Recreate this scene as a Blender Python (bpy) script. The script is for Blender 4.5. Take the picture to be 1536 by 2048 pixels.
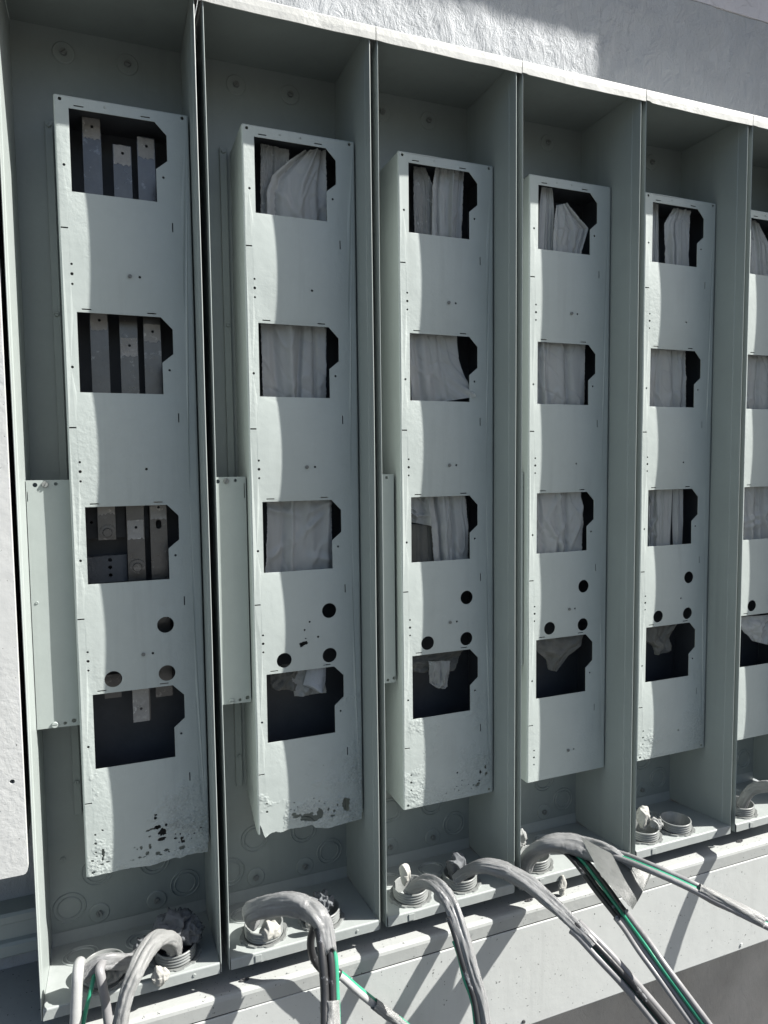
import bpy, bmesh, math, random
from mathutils import Vector, Matrix, noise, geometry
R = math.radians
sc = bpy.context.scene
COL = sc.collection
for o in list(bpy.data.objects): bpy.data.objects.remove(o)

# ------------------------------------------------------------------ camera, sky, sun, exposure
S = 0.36                                  # spacing of the cabinets in metres
cam = bpy.data.cameras.new('camera'); co = bpy.data.objects.new('camera', cam); COL.objects.link(co)
cr, cu, cf = Vector((0.9305,-0.3661,-0.0108)), Vector((0.0358,0.0615,0.9975)), Vector((0.3646,0.9285,-0.0703))
m = Matrix((cr, cu, -cf)).transposed().to_4x4(); m.translation = Vector((0.1592,-1.4308,1.0495))
co.matrix_world = m
cam.sensor_fit = 'VERTICAL'; cam.sensor_height = 24; cam.lens = 24*1389.9/2048
cam.clip_start = .02; cam.clip_end = 500
sc.camera = co
TRAVEL = Vector((-.214,.0972,-.2275)).normalized()     # the way sunlight travels
w = bpy.data.worlds.new('World'); sc.world = w; w.use_nodes = True
nt = w.node_tree; bg = nt.nodes['Background']
sky = nt.nodes.new('ShaderNodeTexSky'); sky.sky_type = 'NISHITA'; sky.sun_disc = False
sky.sun_elevation = math.asin(-TRAVEL.z); sky.sun_rotation = math.atan2(-TRAVEL.x, -TRAVEL.y)
sky.air_density = 1.0; sky.dust_density = 2.0; sky.ozone_density = .6
nt.links.new(sky.outputs[0], bg.inputs[0]); bg.inputs[1].default_value = 0.052
sl = bpy.data.lights.new('sun', 'SUN'); sl.energy = 5.0; sl.angle = R(.53); sl.color = (1,.965,.91)
so = bpy.data.objects.new('sun', sl); COL.objects.link(so); so.location = (4,-3,5)
so.rotation_euler = TRAVEL.to_track_quat('-Z','Y').to_euler()
sc.view_settings.view_transform = 'Standard'; sc.view_settings.look = 'None'
sc.view_settings.gamma = 1; sc.view_settings.exposure = 1.3

# ------------------------------------------------------------------ measured outlines (metres)
SHEETS = {
 (2,0): [('speck',0.1312,[((0.1313, 1.7505), (0.1949, 1.7462)), ((0.1275, 1.5869), (0.1915, 1.5833))]),('pleat',0.1212,[((0.2289, 1.7472), (0.2765, 1.7543)), ((0.1896, 1.7168), (0.278, 1.7054)), ((0.1542, 1.683), (0.2785, 1.6671)), ((0.1401, 1.6471), (0.2791, 1.6341)), ((0.1384, 1.5743), (0.2795, 1.5845))]),],
 (2,1): [('pleat',0.1212,[((0.1203, 1.3677), (0.2709, 1.3661)), ((0.1218, 1.1903), (0.2678, 1.1867))]),],
 (2,2): [('crush',0.1212,[((0.1248, 0.9772), (0.2762, 0.973)), ((0.1242, 0.9014), (0.2761, 0.8945)), ((0.1173, 0.7993), (0.2769, 0.7918))]),],
 (2,3): [('flap',0.1312,[((0.126, 0.5856), (0.203, 0.5848)), ((0.1261, 0.535), (0.1861, 0.5212))]),('flap',0.1292,[((0.1724, 0.5771), (0.2511, 0.5797)), ((0.1805, 0.5082), (0.2584, 0.5062))]),('curl',0.1172,[((0.215, 0.5907), (0.2562, 0.5859)), ((0.1995, 0.5356), (0.2541, 0.5382)), ((0.2257, 0.5202), (0.2489, 0.5172))]),],
 (3,0): [('speck',0.1292,[((0.1367, 1.7536), (0.1668, 1.7532)), ((0.1364, 1.7212), (0.1877, 1.7164)), ((0.1379, 1.5878), (0.1869, 1.587))]),('pleat',0.1202,[((0.1917, 1.7601), (0.2658, 1.7541)), ((0.1807, 1.7064), (0.2642, 1.6995)), ((0.1786, 1.5835), (0.2583, 1.5847))]),],
 (3,1): [('curlcorner',0.1212,[((0.1193, 1.3647), (0.2443, 1.3623)), ((0.1189, 1.3197), (0.2523, 1.3018)), ((0.1198, 1.2663), (0.2689, 1.2534)), ((0.1243, 1.1864), (0.2814, 1.2093))]),],
 (3,2): [('dark',0.1292,[((0.12, 0.8994), (0.1796, 0.8944)), ((0.1191, 0.8041), (0.1873, 0.7961))]),('crush',0.1292,[((0.1207, 0.9743), (0.1747, 0.9692)), ((0.12, 0.9043), (0.1783, 0.8919))]),('pleat',0.1202,[((0.165, 0.976), (0.2675, 0.9696)), ((0.1726, 0.8954), (0.2758, 0.8846)), ((0.1802, 0.799), (0.2756, 0.7968))]),],
 (3,3): [('flap',0.1312,[((0.118, 0.5768), (0.2693, 0.573)), ((0.1175, 0.5273), (0.2361, 0.5194))]),('flap',0.1172,[((0.162, 0.5551), (0.2191, 0.5511)), ((0.163, 0.5002), (0.2118, 0.4849)), ((0.1796, 0.4865), (0.1991, 0.4814))]),],
 (4,0): [('plain',0.1292,[((0.1359, 1.752), (0.1679, 1.7537)), ((0.1301, 1.7064), (0.1744, 1.6992)), ((0.1262, 1.5906), (0.1722, 1.5875))]),('pleat',0.1202,[((0.1757, 1.7089), (0.208, 1.7179)), ((0.1683, 1.6703), (0.246, 1.6843)), ((0.1654, 1.6386), (0.2749, 1.6607)), ((0.1659, 1.5793), (0.2503, 1.5836))]),],
 (4,1): [('pleat',0.1252,[((0.1202, 1.3685), (0.2726, 1.3677)), ((0.1181, 1.1897), (0.2714, 1.186))]),],
 (4,2): [('crush',0.1202,[((0.1174, 0.9772), (0.2585, 0.9738)), ((0.1163, 0.8824), (0.2678, 0.8759)), ((0.1152, 0.8003), (0.2622, 0.7943))]),],
 (4,3): [('flap',0.1252,[((0.1197, 0.576), (0.2733, 0.5796)), ((0.1215, 0.5432), (0.2621, 0.5444)), ((0.1517, 0.5179), (0.2244, 0.5207)), ((0.1583, 0.4897), (0.1873, 0.4792))]),],
 (5,0): [('plain',0.1312,[((0.135, 1.7582), (0.1613, 1.7574)), ((0.1384, 1.5899), (0.165, 1.5855))]),('pleat',0.1202,[((0.2007, 1.7477), (0.2621, 1.7469)), ((0.1699, 1.7009), (0.2613, 1.7084)), ((0.1761, 1.5823), (0.2609, 1.5817))]),],
 (5,1): [('pleat',0.1212,[((0.1268, 1.3687), (0.262, 1.3644)), ((0.1269, 1.1895), (0.2629, 1.1847))]),],
 (5,2): [('crush',0.1292,[((0.1296, 0.9737), (0.1674, 0.97)), ((0.1331, 0.794), (0.1674, 0.7964))]),('plain',0.1212,[((0.1599, 0.9733), (0.2183, 0.9691)), ((0.158, 0.8937), (0.2164, 0.8915)), ((0.1637, 0.7946), (0.2131, 0.7948))]),('plain',0.1252,[((0.2221, 0.9717), (0.2612, 0.968)), ((0.2225, 0.8765), (0.2635, 0.8749)), ((0.2282, 0.7906), (0.2618, 0.7916))]),],
 (5,3): [('flap',0.1292,[((0.132, 0.5743), (0.2485, 0.5719)), ((0.1347, 0.5287), (0.2269, 0.5309)), ((0.1624, 0.5126), (0.2278, 0.4936)), ((0.1666, 0.4871), (0.1831, 0.4926))]),],
 (6,0): [('pleat',0.1252,[((0.1362, 1.7506), (0.1684, 1.7456)), ((0.1382, 1.6934), (0.2302, 1.6738)), ((0.1384, 1.5751), (0.2611, 1.5764))]),],
 (6,1): [('pleat',0.1252,[((0.1338, 1.3617), (0.2784, 1.3564)), ((0.136, 1.1843), (0.2813, 1.1805))]),],
 (6,2): [('crush',0.1202,[((0.1296, 0.9688), (0.2838, 0.9654)), ((0.1334, 0.7977), (0.2909, 0.7895))]),],
 (6,3): [('flap',0.1172,[((0.1275, 0.5702), (0.2703, 0.5665)), ((0.1309, 0.5328), (0.2653, 0.529)), ((0.182, 0.4902), (0.2353, 0.4751))]),],
}
RUST = {1:[(0.224, 0.3011, 0.0039, 0.0028), (0.2228, 0.295, 0.0039, 0.0045), (0.2279, 0.2729, 0.0082, 0.0057), (0.2182, 0.2714, 0.0097, 0.0028), (0.2372, 0.2594, 0.0087, 0.0122), (0.2445, 0.2748, 0.0035, 0.0041), (0.2075, 0.2698, 0.006, 0.0028), (0.2294, 0.2579, 0.003, 0.0045), (0.21, 0.2563, 0.003, 0.0024), (0.2358, 0.2449, 0.0104, 0.0061), (0.2102, 0.2335, 0.0034, 0.0081), (0.1929, 0.2342, 0.0039, 0.0051), (0.2634, 0.2492, 0.002, 0.0021), (0.2732, 0.2475, 0.0017, 0.0033), (0.2769, 0.2371, 0.0044, 0.0052), (0.2787, 0.2292, 0.0057, 0.0045), (0.2773, 0.2156, 0.0088, 0.0054), (0.2911, 0.2427, 0.0018, 0.0017), (0.3031, 0.2423, 0.0026, 0.0021), (0.2968, 0.2318, 0.0018, 0.0017), (0.3175, 0.2521, 0.0026, 0.0021), (0.327, 0.243, 0.0018, 0.0017), (0.3192, 0.2389, 0.0015, 0.0015), (0.2437, 0.2177, 0.0083, 0.0041), (0.226, 0.2142, 0.0069, 0.0057), (0.2317, 0.2097, 0.0043, 0.0025), (0.2485, 0.2124, 0.0026, 0.0029), (0.2613, 0.2117, 0.0017, 0.0014), (0.257, 0.2034, 0.0015, 0.0014), (0.2049, 0.2189, 0.0047, 0.0061), (0.1894, 0.2129, 0.0047, 0.0028), (0.198, 0.2127, 0.0047, 0.002), (0.175, 0.2105, 0.0026, 0.0016), (0.1703, 0.2116, 0.0013, 0.0012), (0.2902, 0.2128, 0.0018, 0.0017), (0.1171, 0.2385, 0.0038, 0.0115), (0.1158, 0.2264, 0.0029, 0.006), (0.098, 0.216, 0.0084, 0.0075), (0.0949, 0.2075, 0.008, 0.0067), (0.0965, 0.1999, 0.0046, 0.004), (0.1144, 0.2143, 0.0063, 0.0028), (0.1247, 0.2176, 0.0063, 0.0024), (0.0956, 0.2254, 0.0046, 0.0028), (0.1041, 0.2342, 0.0029, 0.002), (0.1056, 0.2236, 0.0017, 0.0016), (0.1051, 0.2097, 0.0017, 0.0016), (0.1171, 0.2888, 0.0029, 0.0028), (0.1843, 0.2329, 0.0021, 0.002), (0.1788, 0.2379, 0.0021, 0.0016), (0.2631, 0.2401, 0.0044, 0.0033), (0.2703, 0.2293, 0.002, 0.0021)],
2:[(0.2913, 0.2422, 0.0126, 0.0179), (0.2977, 0.2532, 0.0067, 0.0048), (0.2274, 0.2344, 0.0091, 0.0157), (0.2171, 0.2263, 0.0207, 0.0102), (0.1971, 0.2324, 0.0185, 0.0117), (0.1733, 0.2392, 0.0123, 0.0054), (0.1655, 0.2447, 0.0065, 0.0046), (0.2127, 0.2744, 0.0029, 0.0023), (0.2479, 0.2405, 0.0033, 0.0055), (0.2621, 0.2336, 0.0038, 0.0047), (0.2578, 0.2222, 0.0075, 0.0032), (0.2375, 0.3486, 0.0017, 0.0016), (0.1661, 0.2725, 0.0025, 0.0023), (0.1738, 0.2611, 0.0025, 0.0019), (0.1579, 0.2582, 0.0024, 0.0019), (0.2379, 0.2566, 0.0025, 0.002), (0.2259, 0.265, 0.0025, 0.0023), (0.2706, 0.2462, 0.0025, 0.0036), (0.1657, 0.2547, 0.002, 0.0019), (0.1987, 0.6423, 0.0097, 0.0057), (0.1916, 0.6395, 0.0073, 0.0069), (0.2102, 0.69, 0.003, 0.0029), (0.1981, 0.6725, 0.0027, 0.003), (0.2001, 0.6526, 0.0024, 0.0017)],
3:[(0.3112, 0.2658, 0.0036, 0.006), (0.3137, 0.2476, 0.0046, 0.0052), (0.2966, 0.2551, 0.0041, 0.006), (0.2435, 0.2427, 0.0022, 0.0025), (0.2292, 0.23, 0.0027, 0.0021), (0.2221, 0.2239, 0.0022, 0.0025), (0.2339, 0.2182, 0.0022, 0.0021), (0.2425, 0.2306, 0.0018, 0.0017), (0.2917, 0.2251, 0.0064, 0.0043), (0.2868, 0.2207, 0.0073, 0.0043), (0.2941, 0.2326, 0.0036, 0.0034), (0.2771, 0.2233, 0.0036, 0.0026), (0.1985, 0.217, 0.0027, 0.0021), (0.2708, 0.2166, 0.0023, 0.0021), (0.2626, 0.2282, 0.0018, 0.0017), (0.3201, 0.274, 0.0018, 0.0017)]}
EDGE1=[(0.0838, 0.1927), (0.0993, 0.1923), (0.1237, 0.1931), (0.1583, 0.1939), (0.1733, 0.1937), (0.1934, 0.1913), (0.2086, 0.1889), (0.2397, 0.1931), (0.2627, 0.1957), (0.271, 0.1916), (0.287, 0.196), (0.3084, 0.1958), (0.3191, 0.1934), (0.3299, 0.1944)]
EDGE2=[(0.0812, 0.244), (0.0832, 0.2342), (0.0899, 0.2269), (0.0952, 0.2081), (0.0985, 0.2015), (0.1043, 0.2061), (0.1102, 0.2096), (0.1218, 0.2119), (0.1334, 0.2071), (0.1452, 0.2094), (0.157, 0.2117), (0.1807, 0.2092), (0.2071, 0.211), (0.2166, 0.2005), (0.247, 0.193), (0.278, 0.1952), (0.3032, 0.1974), (0.3234, 0.1982), (0.3388, 0.1989)]
CAB=dict(
c1_light=[(0.0742, 0.03, 0.0346), (0.0696, 0.0, 0.078), (0.0672, -0.03, 0.0794), (0.0639, -0.045, 0.046), (0.0598, -0.06, -0.0112), (0.0545, -0.07, -0.071)],
c1_green=[(0.1049, 0.02, 0.054), (0.0962, -0.01, 0.0567), (0.0898, -0.03, 0.0422), (0.079, -0.04, 0.0073), (0.072, -0.05, -0.0231), (0.0657, -0.06, -0.0834)],
c1_dark=[(0.1191, 0.02, 0.0605), (0.106, -0.02, 0.0712), (0.1083, -0.035, 0.0557), (0.1148, -0.045, 0.0101), (0.1186, -0.055, -0.0343), (0.1199, -0.065, -0.0979)],
c1_wrap=[(0.0729, 0.0, 0.046), (0.0851, 0.0, 0.058), (0.1102, 0.0, 0.0664), (0.1377, 0.01, 0.0547), (0.163, 0.03, 0.0336), (0.1811, 0.05, 0.0278)],
c2=[(0.2488, 0.06, -0.0207), (0.2502, 0.03, 0.0386), (0.2342, 0.0, 0.0804), (0.2118, -0.03, 0.1054), (0.1887, -0.06, 0.1062), (0.169, -0.09, 0.0924), (0.1516, -0.11, 0.0628), (0.1394, -0.13, 0.0187), (0.1304, -0.14, -0.0378)],
c3=[(0.432, 0.045, 0.0095), (0.4085, 0.03, 0.0713), (0.4359, 0.0, 0.1011), (0.4675, -0.03, 0.1181), (0.4939, -0.055, 0.1234), (0.5138, -0.073, 0.1163), (0.5264, -0.097, 0.1118), (0.5342, -0.113, 0.0919), (0.5333, -0.145, 0.0496), (0.528, -0.173, -0.0043), (0.5185, -0.205, -0.0428), (0.5085, -0.235, -0.0879)],
c3b=[(0.5411, -0.06, 0.0913), (0.5217, -0.055, 0.0375), (0.5288, -0.05, -0.0128), (0.5527, -0.05, -0.048), (0.5849, -0.055, -0.0595), (0.6285, -0.06, -0.1092), (0.6829, -0.07, -0.165), (0.7265, -0.08, -0.2063), (0.8278, -0.1, -0.3131)],
c4=[(0.7847, 0.045, 0.0127), (0.7954, 0.03, 0.0377), (0.8054, -0.02, 0.0768), (0.8121, -0.065, 0.093), (0.8203, -0.089, 0.0864), (0.8275, -0.109, 0.0688), (0.8302, -0.137, 0.042), (0.8323, -0.165, 0.0099), (0.8368, -0.19, -0.0312), (0.8432, -0.215, -0.0759), (0.8408, -0.24, -0.1218), (0.8386, -0.27, -0.1724)],
c5=[(0.9072, 0.04, 0.0176), (0.9313, 0.02, 0.0489), (0.9517, -0.03, 0.0872), (0.9836, -0.068, 0.0925), (0.9978, -0.089, 0.0888), (1.0166, -0.129, 0.0845), (1.0312, -0.165, 0.0739), (1.0471, -0.201, 0.0605), (1.0602, -0.237, 0.0466), (1.0732, -0.273, 0.0328), (1.1194, -0.33, -0.025), (1.1804, -0.38, -0.1098), (1.2286, -0.42, -0.1799)],
c6=[(1.1232, 0.04, -0.0007), (1.1323, 0.02, 0.0416), (1.1569, -0.02, 0.0878), (1.1718, -0.057, 0.0963), (1.1754, -0.113, 0.0893), (1.172, -0.169, 0.0777), (1.1707, -0.221, 0.0636), (1.1697, -0.273, 0.0487), (1.1637, -0.329, 0.0376), (1.1731, -0.385, 0.0041), (1.2115, -0.44, -0.0672), (1.2466, -0.47, -0.1226)],
c6w=[(1.1154, 0.035, 0.004), (1.1203, 0.02, 0.0483), (1.1351, -0.03, 0.1004), (1.1725, -0.06, 0.108), (1.2085, -0.1, 0.1085), (1.226, -0.16, 0.1183), (1.2457, -0.2, 0.1056)],
c7=[(1.1718, -0.057, 0.1014), (1.1904, -0.093, 0.1126), (1.2104, -0.129, 0.1236), (1.2297, -0.193, 0.1366), (1.2485, -0.257, 0.1428), (1.2801, -0.3, 0.1344), (1.315, -0.34, 0.121), (1.3812, -0.38, 0.086), (1.4342, -0.41, 0.0576), (1.5208, -0.46, 0.0115)],
c8=[(1.8606, 0.04, -0.0333), (1.8497, 0.02, 0.0274), (1.8442, -0.03, 0.0935), (1.8696, -0.08, 0.1286), (1.9041, -0.115, 0.0992), (1.9146, -0.14, 0.0022), (1.9024, -0.16, -0.098), (1.9101, -0.18, -0.2156), (1.9105, -0.2, -0.3871)],
)
CAB["c8"] = [(1.876,.05,.01),(1.878,.03,.06),(1.878,-.005,.098),(1.874,-.06,.124),(1.867,-.117,.110),(1.860,-.142,.060),(1.850,-.157,.002),(1.842,-.172,-.07),(1.835,-.185,-.15)]
TAIL = [(1.1635, -0.12, 0.1636), (1.2814, -0.225, 0.1018), (1.1811, -0.275, 0.0744), (1.124, -0.225, 0.1503)]

# ------------------------------------------------------------------ materials
def nmat(name):
    mt = bpy.data.materials.new(name); mt.use_nodes = True
    t = mt.node_tree; return mt, t, t.nodes['Principled BSDF'], t.nodes.new, t.links.new
def vnoise(t, vec, scale, detail=4, rough=.55, dist=0):
    n = t.nodes.new('ShaderNodeTexNoise'); n.inputs['Scale'].default_value = scale
    n.inputs['Detail'].default_value = detail; n.inputs['Roughness'].default_value = rough
    n.inputs['Distortion'].default_value = dist; t.links.new(vec, n.inputs['Vector']); return n.outputs['Fac']
def ramp(t, fac, a, b, ca=(0,0,0,1), cb=(1,1,1,1)):
    r = t.nodes.new('ShaderNodeValToRGB'); r.color_ramp.elements[0].position = a; r.color_ramp.elements[1].position = b
    r.color_ramp.elements[0].color = ca; r.color_ramp.elements[1].color = cb
    t.links.new(fac, r.inputs[0]); return r.outputs[0]
def mth(t, op, a, b=None, clamp=False):
    n = t.nodes.new('ShaderNodeMath'); n.operation = op; n.use_clamp = clamp
    for k, v in enumerate((a, b)):
        if v is None: continue
        if isinstance(v, (int, float)): n.inputs[k].default_value = v
        else: t.links.new(v, n.inputs[k])
    return n.outputs[0]
def mixc(t, fac, a, b, mode='MIX'):
    n = t.nodes.new('ShaderNodeMix'); n.data_type = 'RGBA'; n.blend_type = mode
    for sock, v in ((n.inputs[0], fac), (n.inputs[6], a), (n.inputs[7], b)):
        if isinstance(v, (int, float)): sock.default_value = v
        elif isinstance(v, tuple): sock.default_value = (*v[:3], 1)
        else: t.links.new(v, sock)
    return n.outputs[2]
def bump(t, h, strength, dist, prev=None):
    b = t.nodes.new('ShaderNodeBump'); b.inputs['Strength'].default_value = strength
    b.inputs['Distance'].default_value = dist; t.links.new(h, b.inputs['Height'])
    if prev: t.links.new(prev, b.inputs['Normal'])
    return b.outputs[0]
def coords(t):
    tc = t.nodes.new('ShaderNodeTexCoord'); oi = t.nodes.new('ShaderNodeObjectInfo')
    v = t.nodes.new('ShaderNodeVectorMath'); v.operation = 'ADD'
    cmb = mth(t, 'MULTIPLY', oi.outputs['Random'], 7.3)
    t.links.new(tc.outputs['Object'], v.inputs[0]); t.links.new(cmb, v.inputs[1])
    return tc.outputs['Object'], v.outputs[0]
def paint(name, col, rough=.42, peel=.12, lump=0, rust=0, dirt=.06, spec=.5, blotch=0, scratch=0):
    """sprayed enamel: fine orange peel, lumps where brushed thick, rust blisters under the paint near the bottom"""
    mt, t, p, N, Lk = nmat(name)
    oc, v = coords(t)
    d = vnoise(t, v, 14, 7, .7); d2 = vnoise(t, v, 55, 4, .6)
    dark = tuple(c*(1-dirt*1.3) for c in col)
    c = mixc(t, ramp(t, d, .25, .75), dark, col)
    c = mixc(t, mth(t, 'MULTIPLY', ramp(t, d2, .55, .75), dirt*1.5), c, tuple(min(1, x*1.25) for x in col))
    ms = t.nodes.new('ShaderNodeMapping'); ms.inputs['Scale'].default_value = (38,38,1.6); Lk(v, ms.inputs[0])
    stk = mth(t, 'MULTIPLY', ramp(t, vnoise(t, ms.outputs[0], 1, 4, .6), .52, .72), mth(t, 'MULTIPLY', ramp(t, vnoise(t, v, 5, 3), .42, .6), .30))
    c = mixc(t, stk, c, tuple(x*.62+.02 for x in col))                          # faint dried runs and dust
    chp = ramp(t, vnoise(t, v, 75, 5, .75), .735, .75); c = mixc(t, mth(t, 'MULTIPLY', chp, .5), c, tuple(x*.45 for x in col))
    if scratch:
        sp = vnoise(t, v, 140, 2, .5); c = mixc(t, ramp(t, sp, .715, .735), c, tuple(x*.25 for x in col))
    p.inputs['Specular IOR Level'].default_value = spec
    rr = mth(t, 'ADD', mth(t, 'MULTIPLY', d2, .18), rough-.09); Lk(rr, p.inputs['Roughness'])
    nrm = bump(t, vnoise(t, v, 420, 2, .5), peel, .0006)
    nrm = bump(t, vnoise(t, v, 26, 3, .5), peel*1.4, .004, nrm)
    if lump:
        mp = t.nodes.new('ShaderNodeMapping'); mp.inputs['Scale'].default_value = (1,1,.35); Lk(v, mp.inputs[0])
        msk = ramp(t, vnoise(t, mp.outputs[0], 7, 3, .6), .42, .6)
        h = mth(t, 'MULTIPLY', vnoise(t, v, 95, 5, .6), msk)
        nrm = bump(t, h, lump, .004, nrm)
    if rust:
        sx = t.nodes.new('ShaderNodeSeparateXYZ'); Lk(oc, sx.inputs[0])
        zz = mth(t, 'MULTIPLY', mth(t, 'SUBTRACT', .43, sx.outputs[2]), 3.4)      # stronger toward the foot
        xx = mth(t, 'MULTIPLY', mth(t, 'SUBTRACT', sx.outputs[0], .17), 2.6)
        mk = mth(t, 'ADD', mth(t, 'ADD', zz, xx), mth(t, 'MULTIPLY', mth(t, 'SUBTRACT', vnoise(t, v, 11, 4, .6), .62), 3.5), True)
        h = vnoise(t, v, 130, 6, .7, .6)
        vr = t.nodes.new('ShaderNodeTexVoronoi'); vr.inputs['Scale'].default_value = 150; Lk(v, vr.inputs['Vector'])
        h = mth(t, 'ADD', h, mth(t, 'MULTIPLY', vr.outputs['Distance'], .5))
        nrm = bump(t, mth(t, 'MULTIPLY', h, mk), rust, .006, nrm)
        pit = mth(t, 'MULTIPLY', ramp(t, vnoise(t, v, 160, 4, .6), .575, .63), mth(t, 'MULTIPLY', mk, rust*.45))
        c = mixc(t, pit, c, (.10,.11,.11))
        fl = mth(t, 'MULTIPLY', ramp(t, vnoise(t, v, 210, 3, .7), .52, .66), mth(t, 'MULTIPLY', mk, rust*.5)); c = mixc(t, fl, c, (.72,.74,.73))
        f2 = mth(t, 'MULTIPLY', ramp(t, vnoise(t, v, 175, 3, .7, .4), .55, .62), mth(t, 'MULTIPLY', mk, rust*.45)); c = mixc(t, f2, c, (.24,.26,.26))
    if blotch:
        c = mixc(t, ramp(t, vnoise(t, v, 38, 5, .7), .60, .64), c, tuple(min(1, x*blotch) for x in col))
    Lk(c, p.inputs['Base Color']); Lk(nrm, p.inputs['Normal'])
    return mt
PC = (.308,.345,.334); PANC = (.415,.460,.445)  # one paint; the cabinet tone is darkened for the dimmer light inside
M = {}
M['paint']   = paint('cabinet_paint', PC, .40, .10)
M['inner']   = paint('shaded_inner_paint', tuple(c*.80 for c in PC), .34, .12, dirt=.08)  # cabinet paint again, darkened to hold the shade inside
M['panel0']  = paint('panel_paint_smooth', PANC, .44, .10, .14, .15)
M['panel1']  = paint('panel_paint_pitted', PANC, .44, .10, .22, .7)
M['panel2']  = paint('panel_paint_rusted', PANC, .44, .12, .25, 1.0)
M['lid']     = paint('lid_paint', (.50,.51,.49), .6, .25, .3, dirt=.06)
M['tray']    = paint('tray_paint', (.325,.352,.345), .42, .15, .1, dirt=.08)
M['cover']   = paint('trough_paint', (.455,.475,.465), .55, .12, .08, dirt=.04, scratch=1)
M['ledge']   = paint('sun_toned_ledge_paint', (.35,.365,.355), .55, .12, .15, dirt=.08, scratch=1)  # trough paint, darkened to hold down the sun on the ledge
M['box']     = paint('enclosure_paint', (.47,.485,.48), .6, .2, .3, dirt=.05, scratch=1)
M['hub']     = paint('hub_paint', (.20,.212,.208), .35, .2, .4, dirt=.2)
M['sheet']   = paint('masking_sheet', (.66,.685,.68), .22, .06, .04, dirt=.06)
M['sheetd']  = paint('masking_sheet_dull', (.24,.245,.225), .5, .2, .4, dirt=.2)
M['sheetl']  = paint('masking_sheet_pale', (.6,.64,.68), .28, .1, .2, dirt=.08)
M['speck']   = paint('masking_sheet_speckled', (.50,.52,.51), .4, .25, .35, dirt=.15, blotch=1.4)
M['tape']    = paint('cable_wrap_tape', (.40,.41,.415), .36, .12, .25, dirt=.18)
M['tapew']   = paint('pale_cable_wrap', (.42,.43,.425), .5, .15, .4, dirt=.15)
M['rag']     = paint('painted_rag', (.25,.26,.255), .75, .4, .8, dirt=.25)
M['ragd']    = paint('dark_rag', (.12,.13,.14), .8, .5, .9, dirt=.3)
M['ragw']    = paint('pale_rag', (.36,.36,.335), .8, .3, .6, dirt=.15)
M['dark']    = paint('dark_liner', (.028,.031,.036), .5, .1, dirt=.2)
M['navy']    = paint('dark_plate_and_shade', (.075,.083,.095), .45, .1, dirt=.2)
M['bar']     = paint('bus_bar_metal', (.17,.168,.165), .3, .1, .1, dirt=.2, spec=.6, blotch=1.35); M['bar'].node_tree.nodes['Principled BSDF'].inputs['Metallic'].default_value = .75
M['barbare'] = paint('bus_bar_bare_patch', (.42,.41,.39), .5, .3, .8, dirt=.3, blotch=1.35)
M['slot']    = paint('dark_fittings_and_shade', (.05,.052,.055), .7, .1)  # dark joints and fittings; on the lower locknuts it holds painted shade
M['wire_k']  = paint('black_cable', (.026,.027,.029), .38, .1, .1, dirt=.2, blotch=6)
M['wire_g']  = paint('green_cable', (.03,.27,.16), .4, .1, .1, dirt=.15)
M['wire_w']  = paint('overpainted_cable', (.36,.37,.365), .4, .15, .3, dirt=.2)
M['wire_p']  = paint('grey_sprayed_cable', (.24,.24,.245), .4, .15, .3, dirt=.25)
def wallmat(name, col, coarse, fine, dirt=.12, crack=True, rough=.75):
    mt, t, p, N, Lk = nmat(name)
    oc, v = coords(t)
    d = vnoise(t, v, 3.2, 7, .62); d2 = vnoise(t, v, 22, 6, .65)
    c = mixc(t, ramp(t, d, .35, .68), tuple(x*(1-dirt) for x in col), col)
    c = mixc(t, mth(t, 'MULTIPLY', ramp(t, d2, .58, .8), dirt*2), c, tuple(x*.75 for x in col))
    p.inputs['Roughness'].default_value = rough; p.inputs['Specular IOR Level'].default_value = .35
    mp = t.nodes.new('ShaderNodeMapping'); mp.inputs['Scale'].default_value = (1.9,1,1.0); Lk(v, mp.inputs[0])
    a = vnoise(t, mp.outputs[0], 27, 8, .7, .4)
    rid = mth(t, 'ABSOLUTE', mth(t, 'SUBTRACT', vnoise(t, mp.outputs[0], 10, 7, .66, .6), .5))
    big = vnoise(t, v, 5, 4, .5)
    h = mth(t, 'ADD', mth(t, 'MULTIPLY', ramp(t, rid, .0, .11), .8), a)
    nrm = bump(t, h, coarse, .006); nrm = bump(t, big, coarse*.7, .03, nrm)
    nrm = bump(t, vnoise(t, v, 240, 4, .6), fine, .0015, nrm)
    if crack:
        vr = t.nodes.new('ShaderNodeTexVoronoi'); vr.feature = 'DISTANCE_TO_EDGE'; vr.inputs['Scale'].default_value = 3.2
        wv = t.nodes.new('ShaderNodeVectorMath'); wv.operation = 'ADD'; Lk(v, wv.inputs[0])
        nc = t.nodes.new('ShaderNodeTexNoise'); nc.inputs['Scale'].default_value = 9; nc.inputs['Detail'].default_value = 6; Lk(v, nc.inputs['Vector'])
        Lk(nc.outputs['Color'], wv.inputs[1]); Lk(wv.outputs[0], vr.inputs['Vector'])
        ck = mth(t, 'MULTIPLY', ramp(t, vr.outputs['Distance'], .0, .012, (1,1,1,1), (0,0,0,1)), ramp(t, vnoise(t, v, 2.3, 2), .5, .62))
        nrm = bump(t, mth(t, 'SUBTRACT', 1, ck), .5, .004, nrm)
        c = mixc(t, mth(t, 'MULTIPLY', ck, .22), c, tuple(x*.45 for x in col))
    Lk(c, p.inputs['Base Color']); Lk(nrm, p.inputs['Normal']); return mt
M['wall']  = wallmat('stucco_paint', (.40,.42,.44), .5, .4)
M['band']  = wallmat('upper_band_paint', (.60,.59,.62), .3, .3)
M['conc']  = wallmat('bare_concrete', (.50,.47,.425), .25, .5, .3)
M['ground']= wallmat('ground_asphalt', (.07,.07,.068), .1, .3, .2)
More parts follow.
